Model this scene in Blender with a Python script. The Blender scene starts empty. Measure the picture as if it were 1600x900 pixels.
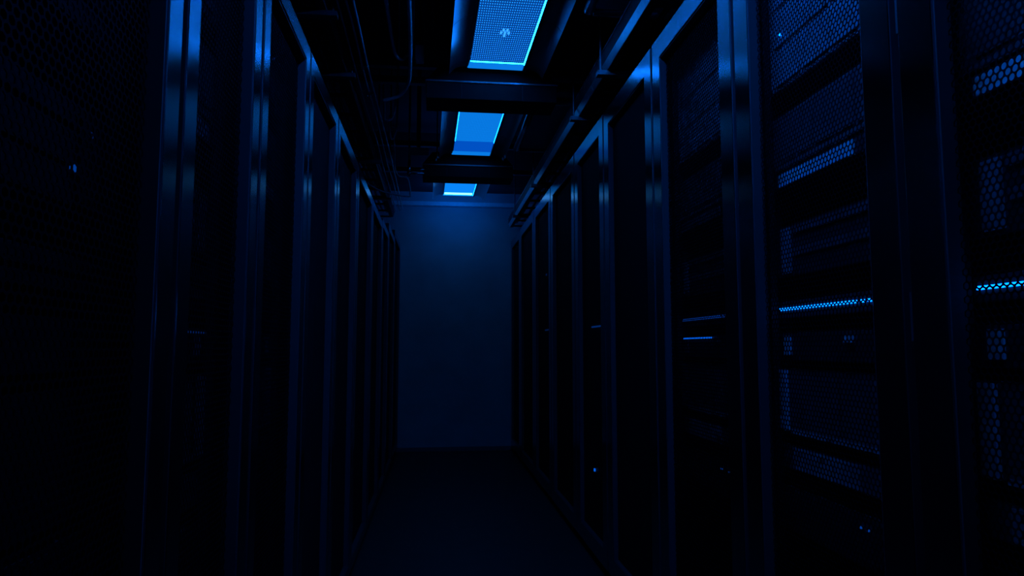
import bpy, math, random
from mathutils import Vector, Matrix
random.seed(7)
scene = bpy.context.scene
COL = scene.collection

# ---------------------------------------------------------------- camera
F_PX = 1060.0
pitch = math.atan(93 / F_PX)
yaw = math.atan(120 / F_PX * math.cos(pitch))
cd = bpy.data.cameras.new('camera')
cd.sensor_width = 36.0
cd.lens = F_PX / 1600 * 36.0
cd.clip_start = 0.02
cam = bpy.data.objects.new('camera', cd)
COL.objects.link(cam)
cam.location = (0, 0, 1.03)
cam.rotation_euler = (math.pi / 2 + pitch, 0, -yaw)
scene.camera = cam

# ---------------------------------------------------------------- world, view
w = bpy.data.worlds.new('world')
scene.world = w
w.use_nodes = True
w.node_tree.nodes['Background'].inputs[0].default_value = (0, 0, 0, 1)
w.node_tree.nodes['Background'].inputs[1].default_value = 0.0
scene.view_settings.view_transform = 'Standard'
scene.view_settings.look = 'None'
scene.view_settings.gamma = 1.0
scene.view_settings.use_curve_mapping = False
scene.view_settings.exposure = 0.0

# lamp colour and strengths (ceiling panels in view plus an added, unseen one above the camera)
LIGHT = (0.0005, 0.15, 1.0)
EDGE_COL = (0.003, 0.17, 1.0)
PANEL_COL = (0.003, 0.25, 1.0)
PANEL = {'near': 32.0, 'a': 0.28, 'b': 0.70, 'c': 0.95}     # base strength of each panel
EDGE = {'near': 6.0, 'a': 40.0, 'b': 8.0, 'c': 8.0}      # bright LED edges

# ---------------------------------------------------------------- materials
MATS = {}


def pmat(name, col, rough=0.5, metal=0.0, noise=None, bump=0.0, spec=0.5, stretch=None, wear=0.0):
    """Principled material with a procedural grain on colour, roughness and relief."""
    m = bpy.data.materials.new(name)
    m.use_nodes = True
    nt = m.node_tree
    b = nt.nodes['Principled BSDF']
    b.inputs['Roughness'].default_value = rough
    b.inputs['Metallic'].default_value = metal
    b.inputs['Specular IOR Level'].default_value = spec
    tc = nt.nodes.new('ShaderNodeTexCoord')
    mp = nt.nodes.new('ShaderNodeMapping')
    mp.inputs['Scale'].default_value = stretch or (1, 1, 1)
    nt.links.new(tc.outputs['Object'], mp.inputs['Vector'])
    n = nt.nodes.new('ShaderNodeTexNoise')
    n.inputs['Scale'].default_value = noise or 30
    n.inputs['Detail'].default_value = 4
    nt.links.new(mp.outputs[0], n.inputs['Vector'])
    mr = nt.nodes.new('ShaderNodeMix')
    mr.data_type = 'RGBA'
    k = 1.0 - (0.25 + wear)
    mr.inputs['A'].default_value = (col[0] * k, col[1] * k, col[2] * k, 1)
    mr.inputs['B'].default_value = (min(1, col[0] * (2 - k)), min(1, col[1] * (2 - k)), min(1, col[2] * (2 - k)), 1)
    nt.links.new(n.outputs['Fac'], mr.inputs['Factor'])
    nt.links.new(mr.outputs['Result'], b.inputs['Base Color'])
    ra = nt.nodes.new('ShaderNodeMapRange')
    ra.inputs['To Min'].default_value = max(0, rough - 0.06)
    ra.inputs['To Max'].default_value = min(1, rough + 0.06)
    nt.links.new(n.outputs['Fac'], ra.inputs['Value'])
    nt.links.new(ra.outputs[0], b.inputs['Roughness'])
    if bump:
        bp = nt.nodes.new('ShaderNodeBump')
        bp.inputs['Strength'].default_value = bump
        bp.inputs['Distance'].default_value = 0.002
        nt.links.new(n.outputs['Fac'], bp.inputs['Height'])
        nt.links.new(bp.outputs[0], b.inputs['Normal'])
    MATS[name] = m
    return m


def emat(name, strength, col=LIGHT, speck=0.0, scale=120):
    m = bpy.data.materials.new(name)
    m.use_nodes = True
    nt = m.node_tree
    nt.nodes.remove(nt.nodes['Principled BSDF'])
    e = nt.nodes.new('ShaderNodeEmission')
    e.inputs[0].default_value = (*col, 1)
    e.inputs[1].default_value = strength
    if speck:
        tc = nt.nodes.new('ShaderNodeTexCoord')
        n = nt.nodes.new('ShaderNodeTexNoise')
        n.inputs['Scale'].default_value = scale
        nt.links.new(tc.outputs['Object'], n.inputs['Vector'])
        r = nt.nodes.new('ShaderNodeMapRange')
        r.inputs['From Min'].default_value = 0.35
        r.inputs['From Max'].default_value = 0.65
        r.inputs['To Min'].default_value = strength * (1 - speck)
        r.inputs['To Max'].default_value = strength * (1 + speck)
        nt.links.new(n.outputs['Fac'], r.inputs['Value'])
        nt.links.new(r.outputs[0], e.inputs[1])
    nt.links.new(e.outputs[0], nt.nodes['Material Output'].inputs[0])
    MATS[name] = m
    return m


def panel_mat(name, base, dot, px=0.0102, py=0.0215, col=LIGHT):
    """Prismatic diffuser: rows of small bright prisms over an even glow."""
    m = bpy.data.materials.new(name)
    m.use_nodes = True
    nt = m.node_tree
    N, Lk = nt.nodes, nt.links
    N.remove(N['Principled BSDF'])
    tc = N.new('ShaderNodeTexCoord')
    sp = N.new('ShaderNodeSeparateXYZ')
    Lk.new(tc.outputs['Object'], sp.inputs[0])

    def math_(op, a, b=None):
        q = N.new('ShaderNodeMath')
        q.operation = op
        for i, v in enumerate((a, b)):
            if v is None:
                continue
            if isinstance(v, (int, float)):
                q.inputs[i].default_value = v
            else:
                Lk.new(v, q.inputs[i])
        return q.outputs[0]
    cx = math_('COSINE', math_('MULTIPLY', sp.outputs[0], 2 * math.pi / px))
    cy = math_('COSINE', math_('MULTIPLY', sp.outputs[1], 2 * math.pi / py))
    f = math_('ADD', math_('ADD', cx, cy), 0.0)
    mr = N.new('ShaderNodeMapRange')
    mr.interpolation_type = 'SMOOTHSTEP'
    mr.inputs['From Min'].default_value = 1.0
    mr.inputs['From Max'].default_value = 1.9
    Lk.new(f, mr.inputs['Value'])
    n = N.new('ShaderNodeTexNoise')
    n.inputs['Scale'].default_value = 70
    Lk.new(tc.outputs['Object'], n.inputs['Vector'])
    jit = math_('ADD', math_('MULTIPLY', n.outputs['Fac'], 1.2), 0.4)
    s = math_('ADD', math_('MULTIPLY', math_('MULTIPLY', mr.outputs[0], jit), dot), base)
    e = N.new('ShaderNodeEmission')
    e.inputs[0].default_value = (*col, 1)
    Lk.new(s, e.inputs[1])
    Lk.new(e.outputs[0], N['Material Output'].inputs[0])
    MATS[name] = m
    return m


def sheet_mat(name, col, clear):
    """Fine perforated sheet too far away to tell its holes apart."""
    m = pmat(name, col, 0.7, 0.0, spec=0.1)
    nt = m.node_tree
    t = nt.nodes.new('ShaderNodeBsdfTransparent')
    mx = nt.nodes.new('ShaderNodeMixShader')
    mx.inputs[0].default_value = clear
    nt.links.new(nt.nodes['Principled BSDF'].outputs[0], mx.inputs[1])
    nt.links.new(t.outputs[0], mx.inputs[2])
    nt.links.new(mx.outputs[0], nt.nodes['Material Output'].inputs[0])
    return m


fm = pmat('frame_metal', (0.45, 0.45, 0.47), 0.28, 1.0, noise=18, stretch=(30, 30, 0.6))
# brushed upright: highlights spread sideways along the row and stay short in height
fn = fm.node_tree
fb = fn.nodes['Principled BSDF']
fg = fn.nodes.new('ShaderNodeBsdfAnisotropic')
fg.distribution = 'BECKMANN'
fg.inputs['Color'].default_value = (0.56, 0.56, 0.58, 1)
fg.inputs['Roughness'].default_value = 0.25
fg.inputs['Anisotropy'].default_value = 0.45
ft = fn.nodes.new('ShaderNodeCombineXYZ')
ft.inputs[2].default_value = 1.0
fn.links.new(ft.outputs[0], fg.inputs['Tangent'])
fx_ = fn.nodes.new('ShaderNodeMixShader')
fx_.inputs[0].default_value = 0.99
fn.links.new(fb.outputs[0], fx_.inputs[1])
fn.links.new(fg.outputs[0], fx_.inputs[2])
fn.links.new(fx_.outputs[0], fn.nodes['Material Output'].inputs[0])
pmat('rack_black', (0.010, 0.010, 0.011), 0.55, 0.0, noise=60)
pmat('inner_black', (0.012, 0.012, 0.013), 0.7)
pmat('mesh_metal', (0.0018, 0.0018, 0.0020), 0.6, 0.0, noise=40, spec=0.02)
sheet_mat('far_mesh', (0.006, 0.006, 0.007), 0.28)
pmat('server_dark', (0.03, 0.03, 0.033), 0.5, 0.2)
pmat('server_shaded', (0.004, 0.004, 0.0045), 0.7, 0.0, spec=0.1)
pmat('server_grey', (0.33, 0.33, 0.34), 0.5, 0.0)
pmat('server_mid', (0.09, 0.09, 0.095), 0.5, 0.0)
pmat('server_silver', (0.92, 0.92, 0.92), 0.4, 0.0)
pmat('wall_paint', (0.20, 0.20, 0.20), 0.75, noise=5, bump=0.15)
pmat('wall_dark', (0.03, 0.03, 0.03), 0.8)
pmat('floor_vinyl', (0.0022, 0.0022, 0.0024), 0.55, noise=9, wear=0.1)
pmat('baseboard', (0.04, 0.04, 0.042), 0.5)
pmat('ceiling_black', (0.022, 0.022, 0.023), 0.9, noise=12)
pmat('trim_white', (0.4, 0.4, 0.4), 0.5)
pmat('strut_metal', (0.30, 0.30, 0.31), 0.4, 1.0, noise=50)
pmat('galv', (0.55, 0.55, 0.56), 0.24, 1.0, noise=45)
pmat('lamp_alu', (0.50, 0.50, 0.51), 0.34, 1.0, noise=25, stretch=(20, 1, 20))
pmat('lamp_frame', (0.25, 0.25, 0.26), 0.35, 1.0)
pmat('box_paint', (0.011, 0.011, 0.012), 0.7, 0.0, spec=0.25)
pmat('panel_paint', (0.5, 0.5, 0.51), 0.5)
pmat('cable_black', (0.03, 0.03, 0.032), 0.28, 0.0, spec=0.8)
pmat('cable_grey', (0.30, 0.30, 0.31), 0.25, 0.0)
pmat('cable_pale', (0.80, 0.80, 0.81), 0.25, 0.1)
pmat('tray_zinc', (0.9, 0.9, 0.9), 0.36, 1.0, noise=45)
for k in ('near', 'a', 'b', 'c'):
    emat('edge_' + k, EDGE[k], EDGE_COL, speck=0.5, scale=160)
panel_mat('panel_near', PANEL['near'], 1.0)
panel_mat('panel_a', PANEL['a'], 3.2, col=(0.006, 0.2, 1.0))
panel_mat('panel_b', PANEL['b'], 0.55, col=PANEL_COL)
panel_mat('panel_c', PANEL['c'], 0.2, col=PANEL_COL)
emat('far_glow', 4.5, (0.11, 0.5, 1.0))
emat('lip_glow', 0.55)
emat('lip_bright', 0.78, PANEL_COL)
emat('added_wall_glow', 40.0)
emat('led_port', 5.0)
emat('led_soft', 0.55)
emat('led_line', 1.3)
emat('led_dot', 9.0)
emat('led_faint', 0.22)
emat('led_dim', 0.07)
emat('lamp_mark', 1.5, (0.03, 0.3, 1.0))


# ---------------------------------------------------------------- mesh helper
class MB:
    def __init__(s):
        s.v, s.f = [], []

    def box(s, a, b):
        i = len(s.v)
        x0, y0, z0 = [min(p, q) for p, q in zip(a, b)]
        x1, y1, z1 = [max(p, q) for p, q in zip(a, b)]
        s.v += [(x0, y0, z0), (x1, y0, z0), (x1, y1, z0), (x0, y1, z0), (x0, y0, z1), (x1, y0, z1), (x1, y1, z1), (x0, y1, z1)]
        s.f += [tuple(i + k for k in q) for q in ((0, 3, 2, 1), (4, 5, 6, 7), (0, 1, 5, 4), (1, 2, 6, 5), (2, 3, 7, 6), (3, 0, 4, 7))]
        return s

    def poly(s, pts):
        i = len(s.v)
        s.v += list(pts)
        s.f.append(tuple(range(i, i + len(pts))))
        return s

    def prism(s, prof, axis, a, b):
        """closed 2D profile extruded along axis from a to b"""
        n, i = len(prof), len(s.v)
        for t in (a, b):
            for p, q in prof:
                s.v.append({'x': (t, p, q), 'y': (p, t, q), 'z': (p, q, t)}[axis])
        for k in range(n):
            j = (k + 1) % n
            s.f.append((i + k, i + j, i + n + j, i + n + k))
        s.f.append(tuple(i + k for k in reversed(range(n))))
        s.f.append(tuple(i + n + k for k in range(n)))
        return s

    def hexa(s, lo, hi):
        """8 corner solid: lo = 4 points, hi = 4 points, same order"""
        i = len(s.v)
        s.v += list(lo) + list(hi)
        s.f += [tuple(i + k for k in q) for q in ((0, 3, 2, 1), (4, 5, 6, 7), (0, 1, 5, 4), (1, 2, 6, 5), (2, 3, 7, 6), (3, 0, 4, 7))]
        return s

    def tube(s, pts, r, n=8, smooth=4):
        P = [Vector(p) for p in pts]
        if len(P) > 2 and smooth:
            Q = []
            for k in range(len(P) - 1):
                p0, p1, p2, p3 = P[max(0, k - 1)], P[k], P[k + 1], P[min(len(P) - 1, k + 2)]
                for t in [q / smooth for q in range(smooth)]:
                    Q.append(0.5 * ((2 * p1) + (p2 - p0) * t + (2 * p0 - 5 * p1 + 4 * p2 - p3) * t * t + (3 * p1 - p0 - 3 * p2 + p3) * t ** 3))
            P = Q + [P[-1]]
        i = len(s.v)
        u = None
        for k, p in enumerate(P):
            d = (P[min(k + 1, len(P) - 1)] - P[max(k - 1, 0)]).normalized()
            if u is None:
                u = d.orthogonal().normalized()
            u = (u - d * u.dot(d)).normalized()
            v_ = d.cross(u)
            for a in range(n):
                t = 2 * math.pi * a / n
                s.v.append(tuple(p + (u * math.cos(t) + v_ * math.sin(t)) * r))
        for k in range(len(P) - 1):
            for a in range(n):
                b = (a + 1) % n
                s.f.append((i + k * n + a, i + k * n + b, i + (k + 1) * n + b, i + (k + 1) * n + a))
        s.f.append(tuple(i + a for a in reversed(range(n))))
        e = i + (len(P) - 1) * n
        s.f.append(tuple(e + a for a in range(n)))
        return s

    def mesh(s, name, mat, smooth=False):
        me = bpy.data.meshes.new(name)
        me.from_pydata([tuple(v) for v in s.v], [], s.f)
        me.update()
        me.materials.append(MATS[mat])
        if smooth:
            me.polygons.foreach_set('use_smooth', [True] * len(me.polygons))
        return me

    def build(s, name, mat, parent=None, loc=(0, 0, 0), smooth=False, bevel=0.0):
        return link(name, s.mesh(name, mat, smooth), parent, loc, bevel)


def link(name, me, parent=None, loc=(0, 0, 0), bevel=0.0):
    o = bpy.data.objects.new(name, me)
    COL.objects.link(o)
    o.parent = parent
    o.location = loc
    if bevel:
        m = o.modifiers.new('bevel', 'BEVEL')
        m.width = bevel
        m.segments = 2
        m.limit_method = 'ANGLE'
    return o


def tag(o, label=None, cat=None, group=None, kind=None):
    if label:
        o['label'] = label
    if cat:
        o['category'] = cat
    if group:
        o['group'] = group
    if kind:
        o['kind'] = kind
    return o


def thing(name, label, cat, loc=(0, 0, 0), group=None, rz=0.0):
    o = bpy.data.objects.new(name, None)
    COL.objects.link(o)
    o.empty_display_size = 0.1
    o.location = loc
    o.rotation_euler = (0, 0, rz)
    return tag(o, label, cat, group)


def B(a, b):
    return MB().box(a, b)


# ================================================================ the room
XR, XL = 0.765, -0.36          # door planes of the two rows
YW = 6.9                       # end wall
ZC = 3.15
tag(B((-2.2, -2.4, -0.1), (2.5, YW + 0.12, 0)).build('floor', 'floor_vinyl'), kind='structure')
tag(B((-2.2, -2.4, ZC), (2.5, YW + 0.12, ZC + 0.1)).build('ceiling', 'ceiling_black'), kind='structure')
tag(B((-2.2, YW, 0), (2.5, YW + 0.12, ZC)).build('wall_back', 'wall_paint'), kind='structure')
tag(B((-2.3, -2.4, 0), (-2.2, YW + 0.12, ZC)).build('wall_left', 'wall_dark'), kind='structure')
tag(B((2.5, -2.4, 0), (2.6, YW + 0.12, ZC)).build('wall_right', 'wall_dark'), kind='structure')
tag(B((-2.2, -2.5, 0), (2.5, -2.4, ZC)).build('wall_front', 'wall_dark'), kind='structure')
tag(B((-2.2, YW - 0.012, 0), (2.5, YW, 0.045)).build('baseboard_back', 'baseboard', bevel=0.003), kind='structure')
tag(MB().prism([(YW, 2.462), (YW - 0.03, 2.475), (YW - 0.03, 2.515), (YW, 2.515)], 'x', -2.2, 2.5).build('trim_1', 'trim_white'), kind='structure')
# ceiling beam boxed in above the end wall
tag(B((-2.2, 6.62, 2.62), (2.5, YW, ZC)).build('trim_2', 'ceiling_black'), kind='structure')


# ================================================================ perforated sheet
def perf_mesh(width, height, pitch=0.012, hole=0.0051, sides=6, thick=0.0012):
    """Sheet in the YZ plane facing -X with staggered holes that have real edges."""
    dz = pitch * math.sqrt(3) / 2
    nr = int(height / dz)
    nc = int(width / pitch)
    m = MB()
    V, Fc = m.v, m.f
    R = pitch / math.sqrt(3)
    angs_o = [math.pi / 2 + 2 * math.pi * k / 6 for k in range(6)]
    if sides == 6:
        outer = [(R * math.cos(a), R * math.sin(a)) for a in angs_o]
        inner = [(hole * math.cos(a), hole * math.sin(a)) for a in angs_o]
    else:
        outer, inner = [], []
        r_in = R * math.cos(math.pi / 6)
        for k in range(12):
            a = math.pi / 2 + 2 * math.pi * k / 12
            ro = R if k % 2 == 0 else r_in
            outer.append((ro * math.cos(a), ro * math.sin(a)))
            inner.append((hole * math.cos(a), hole * math.sin(a)))
    n = len(outer)
    y_off = (width - (nc - 0.5) * pitch) / 2
    z_off = (height - (nr - 1) * dz) / 2
    for r in range(nr):
        for c in range(nc):
            cy = y_off + (c + (0.5 if r % 2 else 0)) * pitch
            cz = z_off + r * dz
            i = len(V)
            for p, q in outer:
                V.append((0, cy + p, cz + q))
            for p, q in inner:
                V.append((0, cy + p, cz + q))
            for p, q in inner:
                V.append((thick, cy + p, cz + q))
            for k in range(n):
                j = (k + 1) % n
                Fc.append((i + k, i + n + k, i + n + j, i + j))
                Fc.append((i + n + k, i + 2 * n + k, i + 2 * n + j, i + n + j))
    return m


# ================================================================ server racks
def make_rack(label, group, row, y0, y1, height, stile, detail, foot=0.03):
    """row +1: right row (doors face -X), row -1: left row (doors face +X)."""
    sx = row
    face = XR if row > 0 else XL
    W = y1 - y0
    gap = 0.010                        # half the black joint between neighbours
    depth = 0.95
    root = thing('server_rack', label, 'server rack', (face, (y0 + y1) / 2, 0), group)

    def bx(x0, x1, ya, yb, za, zb, m=None):
        return (m or MB()).box((sx * x0, ya, za), (sx * x1, yb, zb))
    a, b = -W / 2, W / 2
    d0 = 0.034                         # body begins behind the door
    for ya, yb in ((a + 0.001, a + 0.014), (b - 0.014, b - 0.001)):
        bx(d0, depth, ya, yb, foot, height - 0.012).build('side_panel', 'rack_black', root)
    bx(d0, depth, a + 0.014, b - 0.014, height - 0.03, height - 0.012).build('roof_panel', 'rack_black', root)
    bx(d0, depth, a + 0.014, b - 0.014, foot, foot + 0.06).build('base_plinth', 'rack_black', root)
    bx(depth - 0.015, depth, a + 0.014, b - 0.014, foot + 0.06, height - 0.03).build('rear_panel', 'inner_black', root)
    for ya in (a + 0.016, b - 0.044):
        bx(0.062, 0.08, ya, ya + 0.028, foot + 0.06, height - 0.03).build('mounting_post', 'inner_black', root)
    for xa in (0.08, depth - 0.12):
        for ya in (a + 0.04, b - 0.08):
            bx(xa, xa + 0.04, ya, ya + 0.04, 0.0, foot).build('foot', 'rack_black', root)
    # door: one welded frame, the mesh set back inside it
    zb, zt = foot + 0.015, height
    da, db = a + gap, b - gap
    m = MB()
    t = 0.030
    # ring of four mitred bars
    o4 = [(da, zb), (db, zb), (db, zt), (da, zt)]
    i4 = [(da + stile, zb + stile), (db - stile, zb + stile), (db - stile, zt - stile), (da + stile, zt - stile)]
    V = []
    for x in (0.0, t):
        for ring in (o4, i4):
            V += [(sx * x, p, q) for p, q in ring]
    m.v = V
    for k in range(4):
        j = (k + 1) % 4
        m.f += [(k, j, 4 + j, 4 + k), (8 + k, 12 + k, 12 + j, 8 + j), (k, 8 + k, 8 + j, j), (4 + k, 4 + j, 12 + j, 12 + k)]
    door = m.build('door', 'frame_metal', root, bevel=0.0025)
    door.data.materials.append(MATS['rack_black'])      # edges and inner returns coloured black in place of their shade
    for p in door.data.polygons:
        if p.index % 4:
            p.material_index = 1
    # black lining added inside the frame, standing in for its unlit inner faces
    m = MB()
    e = 0.004
    for ya, yb, za, z2 in ((da + stile, da + stile + e, zb + stile, zt - stile), (db - stile - e, db - stile, zb + stile, zt - stile),
                           (da + stile + e, db - stile - e, zb + stile, zb + stile + e), (da + stile + e, db - stile - e, zt - stile - e, zt - stile)):
        bx(0.003, t, ya, yb, za, z2, m)
    m.build('shade_lining', 'inner_black', door)
    mw, mh = (db - da) - 2 * stile - 2 * e, (zt - zb) - 2 * stile - 2 * e
    loc = (sx * 0.022, da + stile + e, zb + stile + e)
    if detail:
        pm = perf_mesh(mw, mh, sides=12 if detail == 2 else 6).mesh('mesh_panel', 'mesh_metal')
        s = link('mesh_panel', pm, door, loc)
        if row < 0:
            s.scale = (-1, 1, 1)
    else:
        B((0, 0, 0), (sx * 0.0015, mw, mh)).build('mesh_panel', 'far_mesh', door, loc)
    for zz in (0.25, 0.5, 0.75):
        bx(0.004, 0.028, db + 0.0005, db + 0.0085, zb + (zt - zb) * zz - 0.04, zb + (zt - zb) * zz + 0.04).build('hinge', 'rack_black', door)
    return root


ORD = ['nearest', 'second', 'third', 'fourth', 'fifth', 'sixth', 'seventh', 'eighth', 'ninth', 'tenth']
YR = [0.40, 1.027, 1.640, 2.300, 3.010, 3.675, 4.470, 5.250, 6.130, 6.885]
YL = [0.40, 0.984, 1.406, 1.925, 2.485, 3.122, 3.860, 4.583, 5.193, 5.95, 6.885]
RL = ['black mesh-door server rack at the right edge of the picture, nearest in its row',
      'mesh-door rack of the right row with the bright dotted light strip behind its door',
      'right-row rack third from the camera, two thin blue light lines behind its mesh',
      'plain dark rack of the right row, fourth from the camera',
      'right-row rack fifth from the camera with one bright dot low behind its door',
      'sixth rack from the camera in the right row',
      'seventh rack from the camera in the right row, with tiny faint lights',
      'eighth rack from the camera in the right row',
      'last rack of the right row, against the end wall']
for i in range(9):
    make_rack(RL[i], 'racks of the right row', 1, YR[i], YR[i + 1], 2.115, 0.078, 2 if i < 2 else (1 if i < 3 else 0))
LLab = ['dark rack filling the left edge of the picture, nearest in its row',
        'left-row rack with mesh door between the two brightest blue posts',
        'third rack from the camera in the left row, its sloping top rail in view',
        'fourth rack from the camera in the left row',
        'fifth rack from the camera in the left row',
        'sixth rack from the camera in the left row',
        'seventh rack from the camera in the left row',
        'eighth rack from the camera in the left row',
        'ninth and slightly taller rack of the left row, next to last',
        'tallest black rack at the far end of the left row, against the end wall']
HL = [1.875] * 7 + [1.90, 1.98, 2.06]
for i in range(10):
    make_rack(LLab[i], 'racks of the left row', -1, YL[i], YL[i + 1], HL[i], 0.05, 1 if i < 3 else 0)


# ================================================================ equipment in the racks
def unit(name, label, cat, row, y0, y1, z0, z1, mat, x=0.0, depth=0.5, group=None, extras=()):
    """A rack-mounted unit: body, faceplate and whatever the front carries.
    extras: (name, material, ya, yb, za, zb, proud) in rack-front coordinates, y from the near end."""
    fx = (XR + 0.08 + x) if row > 0 else (XL - 0.08 - x)
    if row < 0:                        # left row: same units, shade put into their colours
        dk = {'server_silver': 'server_mid', 'server_grey': 'server_dark', 'server_mid': 'inner_black', 'server_dark': 'server_shaded'}
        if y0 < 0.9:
            dk = {k: 'server_shaded' for k in dk}
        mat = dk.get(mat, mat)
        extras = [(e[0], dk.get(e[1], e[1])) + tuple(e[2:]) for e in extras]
    if row > 0 and y0 > 1.6:           # silver parts darkened in colour from the third rack on, to keep them dim
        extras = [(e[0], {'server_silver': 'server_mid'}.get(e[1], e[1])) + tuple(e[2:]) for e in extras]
    root = thing(name, label, cat, (fx, y0, z0), group)
    W, Hh = y1 - y0, z1 - z0
    s = row
    B((s * 0.006, 0.004, 0.001), (s * depth, W - 0.004, Hh - 0.001)).build('chassis', 'server_dark', root)
    fp = B((0, 0, 0.0005), (s * 0.006, W, Hh - 0.0005)).build('faceplate', mat, root, bevel=0.001)
    for (n, mt, ya, yb, za, zb, pr) in extras:
        B((0, ya, za), (-s * pr, yb, zb)).build(n, mt, root)
    return root


def fill(row, i, tagtxt):
    Ys = YR if row > 0 else YL
    y0, y1 = Ys[i] + 0.046, Ys[i + 1] - 0.046
    W = y1 - y0
    g = 'rack units behind the mesh doors'
    far = W
    unit('storage_array', 'tall grey drive array at the top of ' + tagtxt, 'server', row, y0, y1, 1.665, 1.985 if row > 0 else 1.80, 'server_grey', group=g,
         extras=[('drive_tray', 'server_grey', 0.02 + k * (W - 0.04) / 4, 0.02 + (k + 1) * (W - 0.04) / 4 - 0.006, 0.012 + r * 0.1, 0.1 + r * 0.1, 0.003) for k in range(4) for r in range(3 if row > 0 else 1)]
         + [('status_light', 'led_dot' if (row > 0 and i == 1) else 'led_faint', far - 0.064, far - 0.058, 0.133, 0.138, 0.006)])
    unit('server', 'dark grey server under the drive array in ' + tagtxt, 'server', row, y0, y1, 1.465, 1.60, 'server_mid', group=g,
         extras=[('drive_tray', 'server_mid', 0.03 + k * (W - 0.06) / 6, 0.025 + (k + 1) * (W - 0.06) / 6, 0.02, 0.115, 0.003) for k in range(6)])
    unit('server', 'slim silver-fronted server in ' + tagtxt, 'server', row, y0, y1, 1.419, 1.458, 'server_dark', group=g,
         extras=[('bezel', 'server_silver', max(0.02, W - 0.33), W - 0.03, 0.002, 0.036, 0.006), ('ear', 'server_silver', 0.01, max(0.03, W - 0.37), 0.006, 0.034, 0.004)])
    unit('server', 'dark server above the switch in ' + tagtxt, 'server', row, y0, y1, 1.20, 1.325, 'server_dark', group=g,
         extras=[('ear', 'server_grey', W - 0.07, W - 0.03, 0.008, 0.117, 0.005), ('rail', 'server_mid', 0.02, W - 0.08, 0.098, 0.117, 0.004), ('rail', 'server_mid', 0.02, W - 0.08, 0.048, 0.066, 0.004), ('latch', 'server_grey', 0.015, 0.05, 0.06, 0.11, 0.005)]
         + ([('status_light', 'led_faint', 0.410, 0.418, 0.042, 0.050, 0.006), ('status_light', 'led_dim', 0.443, 0.450, 0.094, 0.101, 0.006)] if (row < 0 and i == 0) else []))
    ports = []
    n = 24
    p0, p1 = W - 0.315, W - 0.008
    led = {True: {0: 'led_port', 1: 'led_port', 2: 'led_soft'}, False: {}}[row > 0].get(i, 'server_mid')
    for k in range(n):
        ya = p0 + (p1 - p0) * k / n
        ports.append(('port_light', led, ya, ya + (p1 - p0) / n * 0.75, 0.0195, 0.0255, 0.004))
    for q in (0.34, 0.362):
        if W - q > 0.005:
            ports.append(('port_light', led, W - q, W - q + 0.008, 0.0195, 0.0255, 0.004))
    unit('network_switch', 'network switch with a row of ports in ' + tagtxt, 'switch', row, y0, y1, 1.10, 1.142, 'server_dark', group=g, extras=ports)
    unit('server', 'dark server below the switch in ' + tagtxt, 'server', row, y0, y1, 1.0, 1.065, 'server_dark', group=g,
         extras=[('handle', 'server_silver', W - 0.055, W - 0.025, 0.012, 0.058, 0.004), ('handle', 'server_silver', W - 0.30, W - 0.27, 0.04, 0.056, 0.006)]
         + ([('light_bar', 'led_line', W - 0.25, W - 0.02, 0.058, 0.0625, 0.006)] if (row > 0 and i == 2) else [])
         + ([('light_bar', 'led_dim', W - 0.15, W - 0.01, 0.056, 0.0595, 0.006)] if (row < 0 and i == 1) else []))
    unit('blade_chassis', 'blade chassis with pale upright bar in ' + tagtxt, 'server', row, y0, y1, 0.828, 0.98, 'server_dark', group=g,
         extras=[('side_bar', 'server_silver', W - 0.035, W - 0.004, 0.004, 0.148, 0.008), ('blade', 'server_mid', 0.01, 0.14, 0.01, 0.14, 0.004), ('blade', 'server_mid', 0.15, 0.27, 0.01, 0.14, 0.004),
                 ('blade', 'server_mid', 0.28, W - 0.05, 0.01, 0.14, 0.004), ('rail', 'server_grey', 0.01, W - 0.05, 0.0, 0.010, 0.006)])
    unit('server', 'shallow grey server beneath the chassis in ' + tagtxt, 'server', row, y0, y1, 0.74, 0.80, 'server_mid', group=g,
         extras=[('drive_tray', 'server_grey', max(0.01, W - 0.30) + k * 0.085, max(0.01, W - 0.30) + k * 0.085 + 0.08, 0.006, 0.055, 0.004) for k in range(3 if W > 0.42 else 2)])
    unit('power_unit', 'low power unit near the bottom of ' + tagtxt, 'power unit', row, y0, y1, 0.60, 0.70, 'server_dark', group=g,
         extras=[('status_light', 'led_faint', W - 0.30, W - 0.294, 0.072, 0.078, 0.004), ('status_light', 'led_faint', W * 0.38, W * 0.38 + 0.005, 0.072, 0.077, 0.004), ('panel', 'server_dark', 0.02, W * 0.35, 0.01, 0.09, 0.003)])


fill(1, 0, 'the rack at the right picture edge')
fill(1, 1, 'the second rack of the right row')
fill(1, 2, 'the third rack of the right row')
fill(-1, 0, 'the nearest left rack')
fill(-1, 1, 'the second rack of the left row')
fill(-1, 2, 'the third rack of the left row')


def small_unit(row, i, z0, z1, label, extras, mat='server_dark'):
    Ys = YR if row > 0 else YL
    unit('server', label, 'server', row, Ys[i] + 0.046, Ys[i + 1] - 0.046, z0, z1, mat, extras=extras, group='rack units behind the mesh doors')


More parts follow.
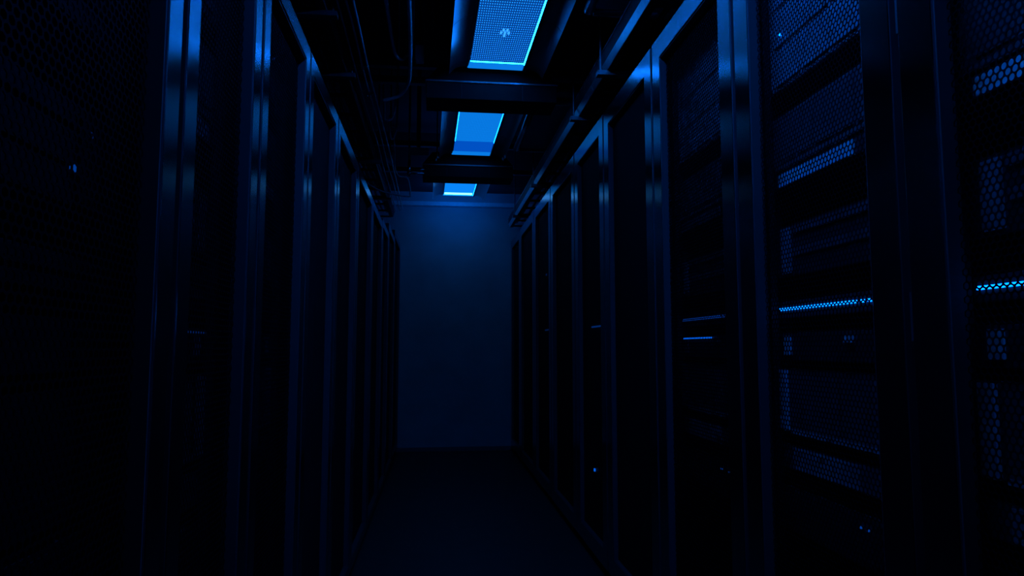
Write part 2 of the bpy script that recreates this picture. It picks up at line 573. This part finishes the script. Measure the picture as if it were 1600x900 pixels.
small_unit(-1, 1, 1.15, 1.18, 'slim unit with a faint light line in the second rack of the left row', [('light_bar', 'led_dim', 0.02, 0.20, 0.010, 0.015, 0.006)])
Wk = YR[5] - YR[4] - 0.092
small_unit(1, 4, 1.12, 1.16, 'server with one short blue light line in the fifth rack of the right row', [('light_bar', 'led_line', Wk - 0.30, Wk - 0.02, 0.016, 0.024, 0.005)])
small_unit(1, 4, 0.36, 0.41, 'low server with a single bright status light in the fifth right rack', [('status_light', 'led_dot', Wk - 0.06, Wk - 0.045, 0.02, 0.034, 0.006)])
small_unit(1, 4, 0.70, 0.92, 'dim grey server standing tall in the fifth rack of the right row', [('panel', 'server_grey', Wk - 0.20, Wk - 0.06, 0.01, 0.21, 0.004)])
Wk = YR[7] - YR[6] - 0.092
small_unit(1, 6, 1.14, 1.18, 'server with a faint light line in the seventh rack of the right row', [('light_bar', 'led_soft', Wk - 0.25, Wk - 0.02, 0.018, 0.028, 0.005)])
small_unit(1, 6, 1.56, 1.60, 'server with a tiny high status light in the seventh right rack', [('status_light', 'led_soft', Wk - 0.1, Wk - 0.08, 0.02, 0.034, 0.005)])


# ================================================================ ceiling lamps
def ceiling_lamp(label, key, xc, ya, yb, half=0.138, lip=0.075, dark_end=0.0, mark=None):
    rz = 0.013
    Lh = yb - ya
    Z = 2.48
    root = thing('ceiling_lamp', label, 'ceiling lamp', (xc + (yb - ya) * 0.0065, ya, Z), 'lamps over the aisle', rz)
    tray = B((-half - 0.01, 0.0, 0.004), (half + 0.01, Lh + 0.01, 0.05)).build('housing', 'lamp_frame', root)
    pe = Lh - dark_end
    B((-half, 0.0, 0.0), (half, pe, 0.004)).build('diffuser', 'panel_' + key, root)
    if dark_end:
        B((-half, pe, 0.0), (half, Lh, 0.004)).build('end_emitter', 'lip_glow', root)
    ek = 'edge_' + key
    B((half - 0.003, 0.0, -0.010), (half, pe, 0.0)).build('edge_light', ek, root)
    if key in ('b',):
        B((-half, 0.2, -0.004), (-half + 0.005, pe, 0.0)).build('edge_light', ek, root)
    if not dark_end:
        B((-half, Lh - 0.003, -0.005), (half - 0.003, Lh, 0.0)).build('edge_light', ek, root)
    if key == 'c':
        B((-half + 0.004, Lh - 0.075, -0.003), (half - 0.011, Lh - 0.011, 0.0)).build('far_light', 'far_glow', root)
        B((-half, Lh + lip, 0.0), (half, Lh + lip + 0.02, 0.055)).build('end_emitter', 'added_wall_glow', root)  # hidden glowing bar added behind the lamp to brighten the end wall
    # glowing lip at the far end, sloping down
    MB().hexa([(-half - 0.004, Lh, -0.005), (half - 0.001, Lh, -0.005), (half - 0.001, Lh + lip, -0.006), (-half - 0.008, Lh + lip, -0.006)],
              [(-half - 0.004, Lh, 0.004), (half - 0.001, Lh, 0.004), (half - 0.001, Lh + lip, -0.001), (-half - 0.012, Lh + lip, -0.001)]).build('end_lip', 'lip_bright', root)
    # side frames and the trough reflectors, in lengths butted end to end
    for s in (-1, 1):
        MB().box((s * half, 0, -0.012 if s > 0 else -0.002), (s * (half + 0.018), Lh + lip, 0.03)).build('side_frame', 'lamp_frame', root, bevel=0.002)
        cuts = [0.0, 0.42, 0.84, Lh + lip * 0.2, Lh + lip] if Lh > 1.2 else [0.0, 0.5, Lh + lip]
        for c0, c1 in zip(cuts[:-1], cuts[1:]):
            us = [0.088 * k / 14 for k in range(15)]
            xo = half + 0.106
            prof_in = [(s * (xo - u), -0.046 * (1 - u / 0.088) ** 2.6) for u in us]
            prof_out = [(s * (xo - u), 0.004 - 0.046 * (1 - u / 0.088) ** 2.6) for u in reversed(us)]
            MB().prism(prof_in + prof_out, 'y', c0 + 0.002, c1 - 0.002).build('side_reflector', 'lamp_alu', root)
    for s in (-1, 1):
        for yy in (0.2, Lh - 0.2):
            MB().tube([(s * half, yy, 0.05), (s * half, yy, ZC - 2.48)], 0.005, 6).build('hanger_rod', 'strut_metal', root)
    if mark:
        mx, my = mark
        for k, (dx, dy) in enumerate([(-0.018, 0), (0.0, 0.0), (0.018, 0), (-0.009, -0.027), (0.009, -0.027), (0.0, 0.027)]):
            B((mx + dx - 0.005, my + dy - 0.011, -0.003), (mx + dx + 0.005, my + dy + 0.011, 0.0)).build('led_chip', 'lamp_mark', root)
    return root


ceiling_lamp('added blue lamp above the camera, out of view, lighting the near racks', 'near', 0.350, 0.42, 1.72)  # unseen lamp added, far brighter than the others, to light the near equipment
ceiling_lamp('nearest blue ceiling lamp in view with dotted prism panel and bright right edge', 'a', 0.310, 2.04, 3.335, mark=(0.0, 0.965))
ceiling_lamp('middle blue ceiling lamp, its far end darker than the rest', 'b', 0.266, 3.70, 4.935, dark_end=0.25)
ceiling_lamp('farthest and brightest ceiling lamp, close to the end wall', 'c', 0.213, 5.22, 6.37, lip=0.03)


# flared boxes across the lamp line
def duct_box(label, xc, y, z0=2.315, half=0.342, top=0.27, deep=0.2):
    root = thing('junction_duct', label, 'duct box', (xc, y, z0), 'duct boxes between lamps')
    h = 0.088
    B((-half, 0, 0), (half, deep, h)).build('box', 'box_paint', root, bevel=0.003)
    B((-half - 0.006, -0.006, h), (half + 0.006, deep + 0.006, h + 0.008)).build('flange', 'strut_metal', root)
    MB().hexa([(-half, 0.002, h + 0.008), (half, 0.002, h + 0.008), (half, deep, h + 0.008), (-half, deep, h + 0.008)],
              [(-top, 0.05, h + 0.115), (top, 0.05, h + 0.115), (top, deep - 0.03, h + 0.115), (-top, deep - 0.03, h + 0.115)]).build('cowl', 'box_paint', root)
    for x in (-0.16, 0.16):
        B((x - 0.002, -0.003, 0.003), (x + 0.002, 0.0, h - 0.003)).build('seam', 'rack_black', root)
    B((-0.1, 0.06, h + 0.115), (0.1, deep - 0.04, ZC - z0)).build('drop_duct', 'ceiling_black', root)
    return root


duct_box('flared dark duct box between the nearest and the middle lamp', 0.283, 3.43)
duct_box('dark duct box between the middle and the farthest lamp', 0.235, 5.04, z0=2.31)

# ================================================================ ceiling fittings
def strut(label, y, z, x0=-1.6, x1=1.9):
    root = thing('ceiling_strut', label, 'strut', (x0, y, z), 'cross struts under the ceiling')
    W = x1 - x0
    MB().prism([(0, 0), (0.041, 0), (0.041, 0.041), (0.037, 0.041), (0.037, 0.004), (0.004, 0.004), (0.004, 0.041), (0, 0.041)], 'x', 0, W).build('channel', 'strut_metal', root)
    for k in (0.12, 0.88):
        MB().tube([(W * k, 0.02, 0.004), (W * k, 0.02, ZC - z)], 0.005, 6).build('hanger_rod', 'strut_metal', root)


strut('steel cross strut nearest the camera, above the first lamp', 2.25, 2.62)
strut('steel cross strut just beyond the first duct box', 3.72, 2.60)
strut('steel cross strut directly behind the one beyond the first duct box', 3.96, 2.60)
strut('steel cross strut above the second duct box', 5.30, 2.62)
strut('steel cross strut farthest away, above the far lamp', 6.1, 2.62)


def ceiling_panel(label, x0, y0, x1, y1, z):
    root = thing('ceiling_panel', label, 'ceiling panel', (x0, y0, z), 'unlit panels right of the lamps')
    W, D = x1 - x0, y1 - y0
    B((0.012, 0.012, 0.012), (W - 0.012, D - 0.012, 0.03)).build('panel', 'panel_paint', root)
    for p, q in (((0, 0, 0.014), (0, D, 0.014)), ((W, 0, 0.014), (W, D, 0.014)), ((0.02, 0, 0.014), (W - 0.02, 0, 0.014)), ((0.02, D, 0.014), (W - 0.02, D, 0.014))):
        MB().tube([p, q], 0.022, 14).build('edge_tube', 'galv', root, smooth=True)
    for xx in (0.1, W - 0.1):
        for yy in (0.1, D - 0.1):
            MB().tube([(xx, yy, 0.03), (xx, yy, ZC - z)], 0.004, 6).build('hanger_rod', 'strut_metal', root)


ceiling_panel('unlit grey ceiling panel at the top of the picture, over the cable tray', 0.614, 1.72, 1.24, 2.63, 2.40)
ceiling_panel('unlit grey ceiling panel right of the middle lamp', 0.550, 3.67, 1.17, 4.60, 2.40)


# cable tray above the right row
def cable_tray(label, x0, x1, y0, y1, z, side=0.10, metal='tray_zinc'):
    root = thing('cable_tray', label, 'cable tray', (x0, y0, z))
    W, D = x1 - x0, y1 - y0
    n = 4
    for k in range(n):
        a, b = D * k / n + 0.004, D * (k + 1) / n - 0.004
        for xx, s in ((0, 1), (W, -1)):
            B((xx, a, 0.034), (xx + s * 0.003, b, side)).build('side_rail', 'rack_black', root)
            MB().hexa([(xx + s * 0.0115, a, 0.0), (xx + s * 0.015, a, 0.0), (xx + s * 0.015, b, 0.0), (xx + s * 0.0115, b, 0.0)],
                      [(xx, a, 0.034), (xx + s * 0.003, a, 0.034), (xx + s * 0.003, b, 0.034), (xx, b, 0.034)]).build('lower_rail', metal, root)
            B((xx + s * 0.0155, a, 0.0), (xx + s * 0.045, b, 0.003)).build('bottom_flange', 'rack_black', root)
            B((xx - s * 0.004, a, side), (xx + s * 0.012, b, side + 0.004)).build('top_lip', metal, root)
    k = 0
    while k * 0.3 < D:
        B((0.03, k * 0.3 + 0.1, 0.004), (W - 0.03, k * 0.3 + 0.13, 0.016)).build('rung', 'rack_black', root)
        k += 1
    for yy in (1.0, 1.6, 3.1, 4.3):
        for xx in (-0.012, W + 0.012):
            MB().tube([(xx, yy, -0.01), (xx, yy, ZC - z)], 0.005, 6).build('hanger_rod', 'strut_metal', root)
        B((-0.03, yy - 0.02, -0.022), (W + 0.03, yy + 0.02, -0.002)).build('hanger_bracket', 'strut_metal', root)
    return root


cable_tray('steel cable tray running along the top of the right row', 0.73, 1.01, 1.85, 6.8, 2.25, 0.0925)
cable_tray('cable tray carrying the hanging cables above the left row', -0.66, -0.42, 1.6, 6.8, 2.33, 0.05, 'rack_black')


def cable(label, pts, r, mat='cable_black', name='cable', cat='cable', group=None):
    o = MB().tube(pts, r, 8, 5).build(name, mat, None, smooth=True)
    return tag(o, label, cat, group)


# thin cables running along the aisle beside the left tray
def run(x, z, y0, y1, wob, seed):
    rr = random.Random(seed)
    n = 9
    return [(x + rr.uniform(-wob, wob), y0 + (y1 - y0) * k / n, z + rr.uniform(-wob, wob) - 0.012 * math.sin(k * 2.1 + seed)) for k in range(n + 1)]


cable('thin grey cable outermost left of the overhead bundle', run(-0.395, 2.37, 1.7, 6.6, 0.003, 1), 0.0045, 'cable_pale', group='cables along the left tray')
cable('thin grey cable second from the left in the overhead bundle', run(-0.358, 2.37, 1.7, 6.6, 0.003, 2), 0.0050, 'cable_pale', group='cables along the left tray')
cable('slightly wavy cable third from the left in the overhead bundle', run(-0.328, 2.366, 1.7, 6.6, 0.006, 3), 0.0055, 'cable_pale', group='cables along the left tray')
for k, n in enumerate(('nearest the aisle', 'second from the aisle', 'third from the aisle', 'farthest from the aisle')):
    cable('black cable in the tray above the left row, ' + n, run(-0.49 - 0.04 * k, 2.378, 1.65, 6.7, 0.003, 20 + k), 0.011, 'cable_black', group='black cables in the left tray')
for k, n in enumerate(('nearest the aisle', 'in the middle', 'farthest from the aisle')):
    cable('black cable in the tray above the right row, ' + n, run(0.80 + 0.06 * k, 2.294, 1.90, 6.7, 0.003, 40 + k), 0.012, 'cable_black', group='black cables in the right tray')
cable('grey cable bending right above the gap left of the first lamp', [(-0.205, 1.6, 2.42), (-0.208, 2.2, 2.41), (-0.207, 2.7, 2.40), (-0.203, 3.05, 2.40), (-0.19, 3.2, 2.42), (-0.16, 3.3, 2.47), (-0.13, 3.34, 2.6), (-0.13, 3.34, 3.14)], 0.0085, 'cable_pale')
cable('smooth conduit running toward the first duct box and bending down left', [(-0.113, 1.6, 2.40), (-0.114, 2.3, 2.40), (-0.120, 2.8, 2.40), (-0.135, 3.25, 2.40), (-0.15, 3.42, 2.385), (-0.19, 3.54, 2.37), (-0.24, 3.58, 2.36), (-0.29, 3.60, 2.355)], 0.0095, 'cable_pale', 'conduit', 'conduit')
cable('curved cable end dropping beside the top of the third left rack', [(-0.46, 2.0, 3.1), (-0.47, 2.3, 2.60), (-0.475, 2.5, 2.45), (-0.465, 2.75, 2.42), (-0.455, 2.95, 2.40)], 0.010, 'cable_grey')
cable('small cable loop hanging lowest beside the left tray', [(-0.29, 3.6, 2.44), (-0.295, 3.75, 2.37), (-0.30, 3.85, 2.335), (-0.27, 3.86, 2.335), (-0.25, 3.85, 2.37), (-0.235, 3.8, 2.44), (-0.22, 3.7, 2.6), (-0.22, 3.7, 3.14)], 0.006, 'cable_grey')
cable('second cable loop hanging just behind the lowest loop', [(-0.29, 4.1, 2.44), (-0.295, 4.2, 2.38), (-0.29, 4.25, 2.345), (-0.27, 4.25, 2.36), (-0.255, 4.22, 2.42), (-0.25, 4.2, 2.6), (-0.25, 4.2, 3.14)], 0.006, 'cable_grey')
cable('long dark cable sagging toward the pipe fitting near the middle lamp', [(-0.28, 4.3, 2.45), (-0.29, 4.6, 2.365), (-0.30, 4.8, 2.31), (-0.28, 4.95, 2.285), (-0.22, 5.0, 2.285), (-0.20, 5.0, 2.22), (-0.195, 5.0, 2.16), (-0.21, 5.0, 2.145), (-0.35, 5.0, 2.165), (-0.45, 5.0, 2.2), (-0.6, 5.0, 2.3)], 0.006, 'cable_grey')
for (x, y, z, n) in ((-0.338, 2.50, 2.372, 'nearest'), (-0.345, 3.18, 2.37, 'middle'), (-0.354, 3.52, 2.366, 'farthest')):
    root = thing('cable_clip', n + ' small clip binding the thin cables of the left bundle', 'cable clip', (x, y, z), 'clips on the left bundle')
    MB().tube([(0.018 * math.cos(t), 0.02 * math.sin(t), 0.012 * math.sin(2 * t) - 0.004) for t in [2 * math.pi * k / 12 for k in range(12)]], 0.0035, 6, 2).build('loop', 'galv', root, smooth=True)
    B((-0.006, -0.012, -0.014), (0.006, 0.012, -0.006)).build('tab', 'galv', root, bevel=0.001)
for (x, n) in ((-0.045, 'left'), (-0.005, 'right')):
    tag(MB().tube([(x, 2.92, 2.46), (x, 2.92, ZC)], 0.011, 10).build('hanger_rod', 'box_paint', smooth=True), n + ' one of two short upright rods beside the first lamp', 'rod', 'rods beside the first lamp')
# junction box left of the duct box
jb = thing('junction_box', 'small junction box hanging left of the first duct box', 'junction box', (-0.09, 3.26, 2.44))
B((-0.02, 0, 0), (0.02, 0.05, 0.075)).build('box', 'panel_paint', jb, bevel=0.003)
B((-0.022, -0.003, -0.002), (0.022, 0.0, 0.077)).build('cover', 'panel_paint', jb, bevel=0.001)
MB().tube([(0, 0.025, 0.075), (0, 0.025, ZC - 2.44)], 0.006, 6).build('stem', 'strut_metal', jb)
# pipe fitting and bracket by the far end of the middle lamp
pf = thing('pipe_fitting', 'pale pipe tee with two short stubs left of the second duct box', 'pipe fitting', (-0.205, 5.0, 2.32))
MB().tube([(0, 0, -0.03), (0, 0, 0.10)], 0.011, 10).build('riser', 'galv', pf, smooth=True)
MB().tube([(0, 0, 0.10), (0, 0, ZC - 2.32)], 0.008, 8).build('drop_pipe', 'strut_metal', pf, smooth=True)
MB().tube([(-0.015, 0, 0.0), (0.11, 0, 0.0)], 0.008, 10).build('stub', 'galv', pf, smooth=True)
MB().tube([(0.05, 0, 0.03), (0.11, 0, 0.03)], 0.006, 10).build('stub', 'galv', pf, smooth=True)
MB().tube([(0, 0, -0.012), (0, 0, 0.012)], 0.016, 10).build('collar', 'galv', pf, smooth=True)
br = thing('lamp_bracket', 'pale flat bracket at the far left end of the middle lamp', 'bracket', (-0.21, 4.88, 2.455))
MB().hexa([(0, 0, 0.02), (0.15, 0, 0.02), (0.15, 0.07, -0.012), (0, 0.07, -0.012)], [(0, 0, 0.024), (0.15, 0, 0.024), (0.15, 0.07, -0.008), (0, 0.07, -0.008)]).build('plate', 'trim_white', br)
B((0.06, 0.0, 0.026), (0.09, 0.03, ZC - 2.455)).build('stem', 'strut_metal', br)
tb = thing('terminal_box', 'small upright box left of the pale lamp bracket', 'terminal box', (-0.34, 4.9, 2.36))
B((-0.02, 0, 0), (0.02, 0.05, 0.10)).build('box', 'panel_paint', tb, bevel=0.003)
MB().tube([(0, 0.025, 0.10), (0, 0.025, ZC - 2.36)], 0.006, 6).build('stem', 'strut_metal', tb)
for (x, y, lab) in ((0.004, 4.92, 'left'), (0.50, 4.86, 'right')):
    bo = thing('bracket_bolt', 'pair of small bolts at the ' + lab + ' far end of the middle lamp', 'bolt', (x, y, 2.415), 'bolts of the middle lamp')
    MB().tube([(0, 0, 0), (0, 0, 0.022)], 0.007, 6).build('bolt_head', 'trim_white', bo)
    MB().tube([(-0.012, 0.06, 0), (-0.012, 0.06, 0.022)], 0.007, 6).build('bolt_head', 'trim_white', bo)
    MB().tube([(-0.004, 0.03, 0.02), (-0.004, 0.03, ZC - 2.415)], 0.005, 6).build('rod', 'strut_metal', bo)
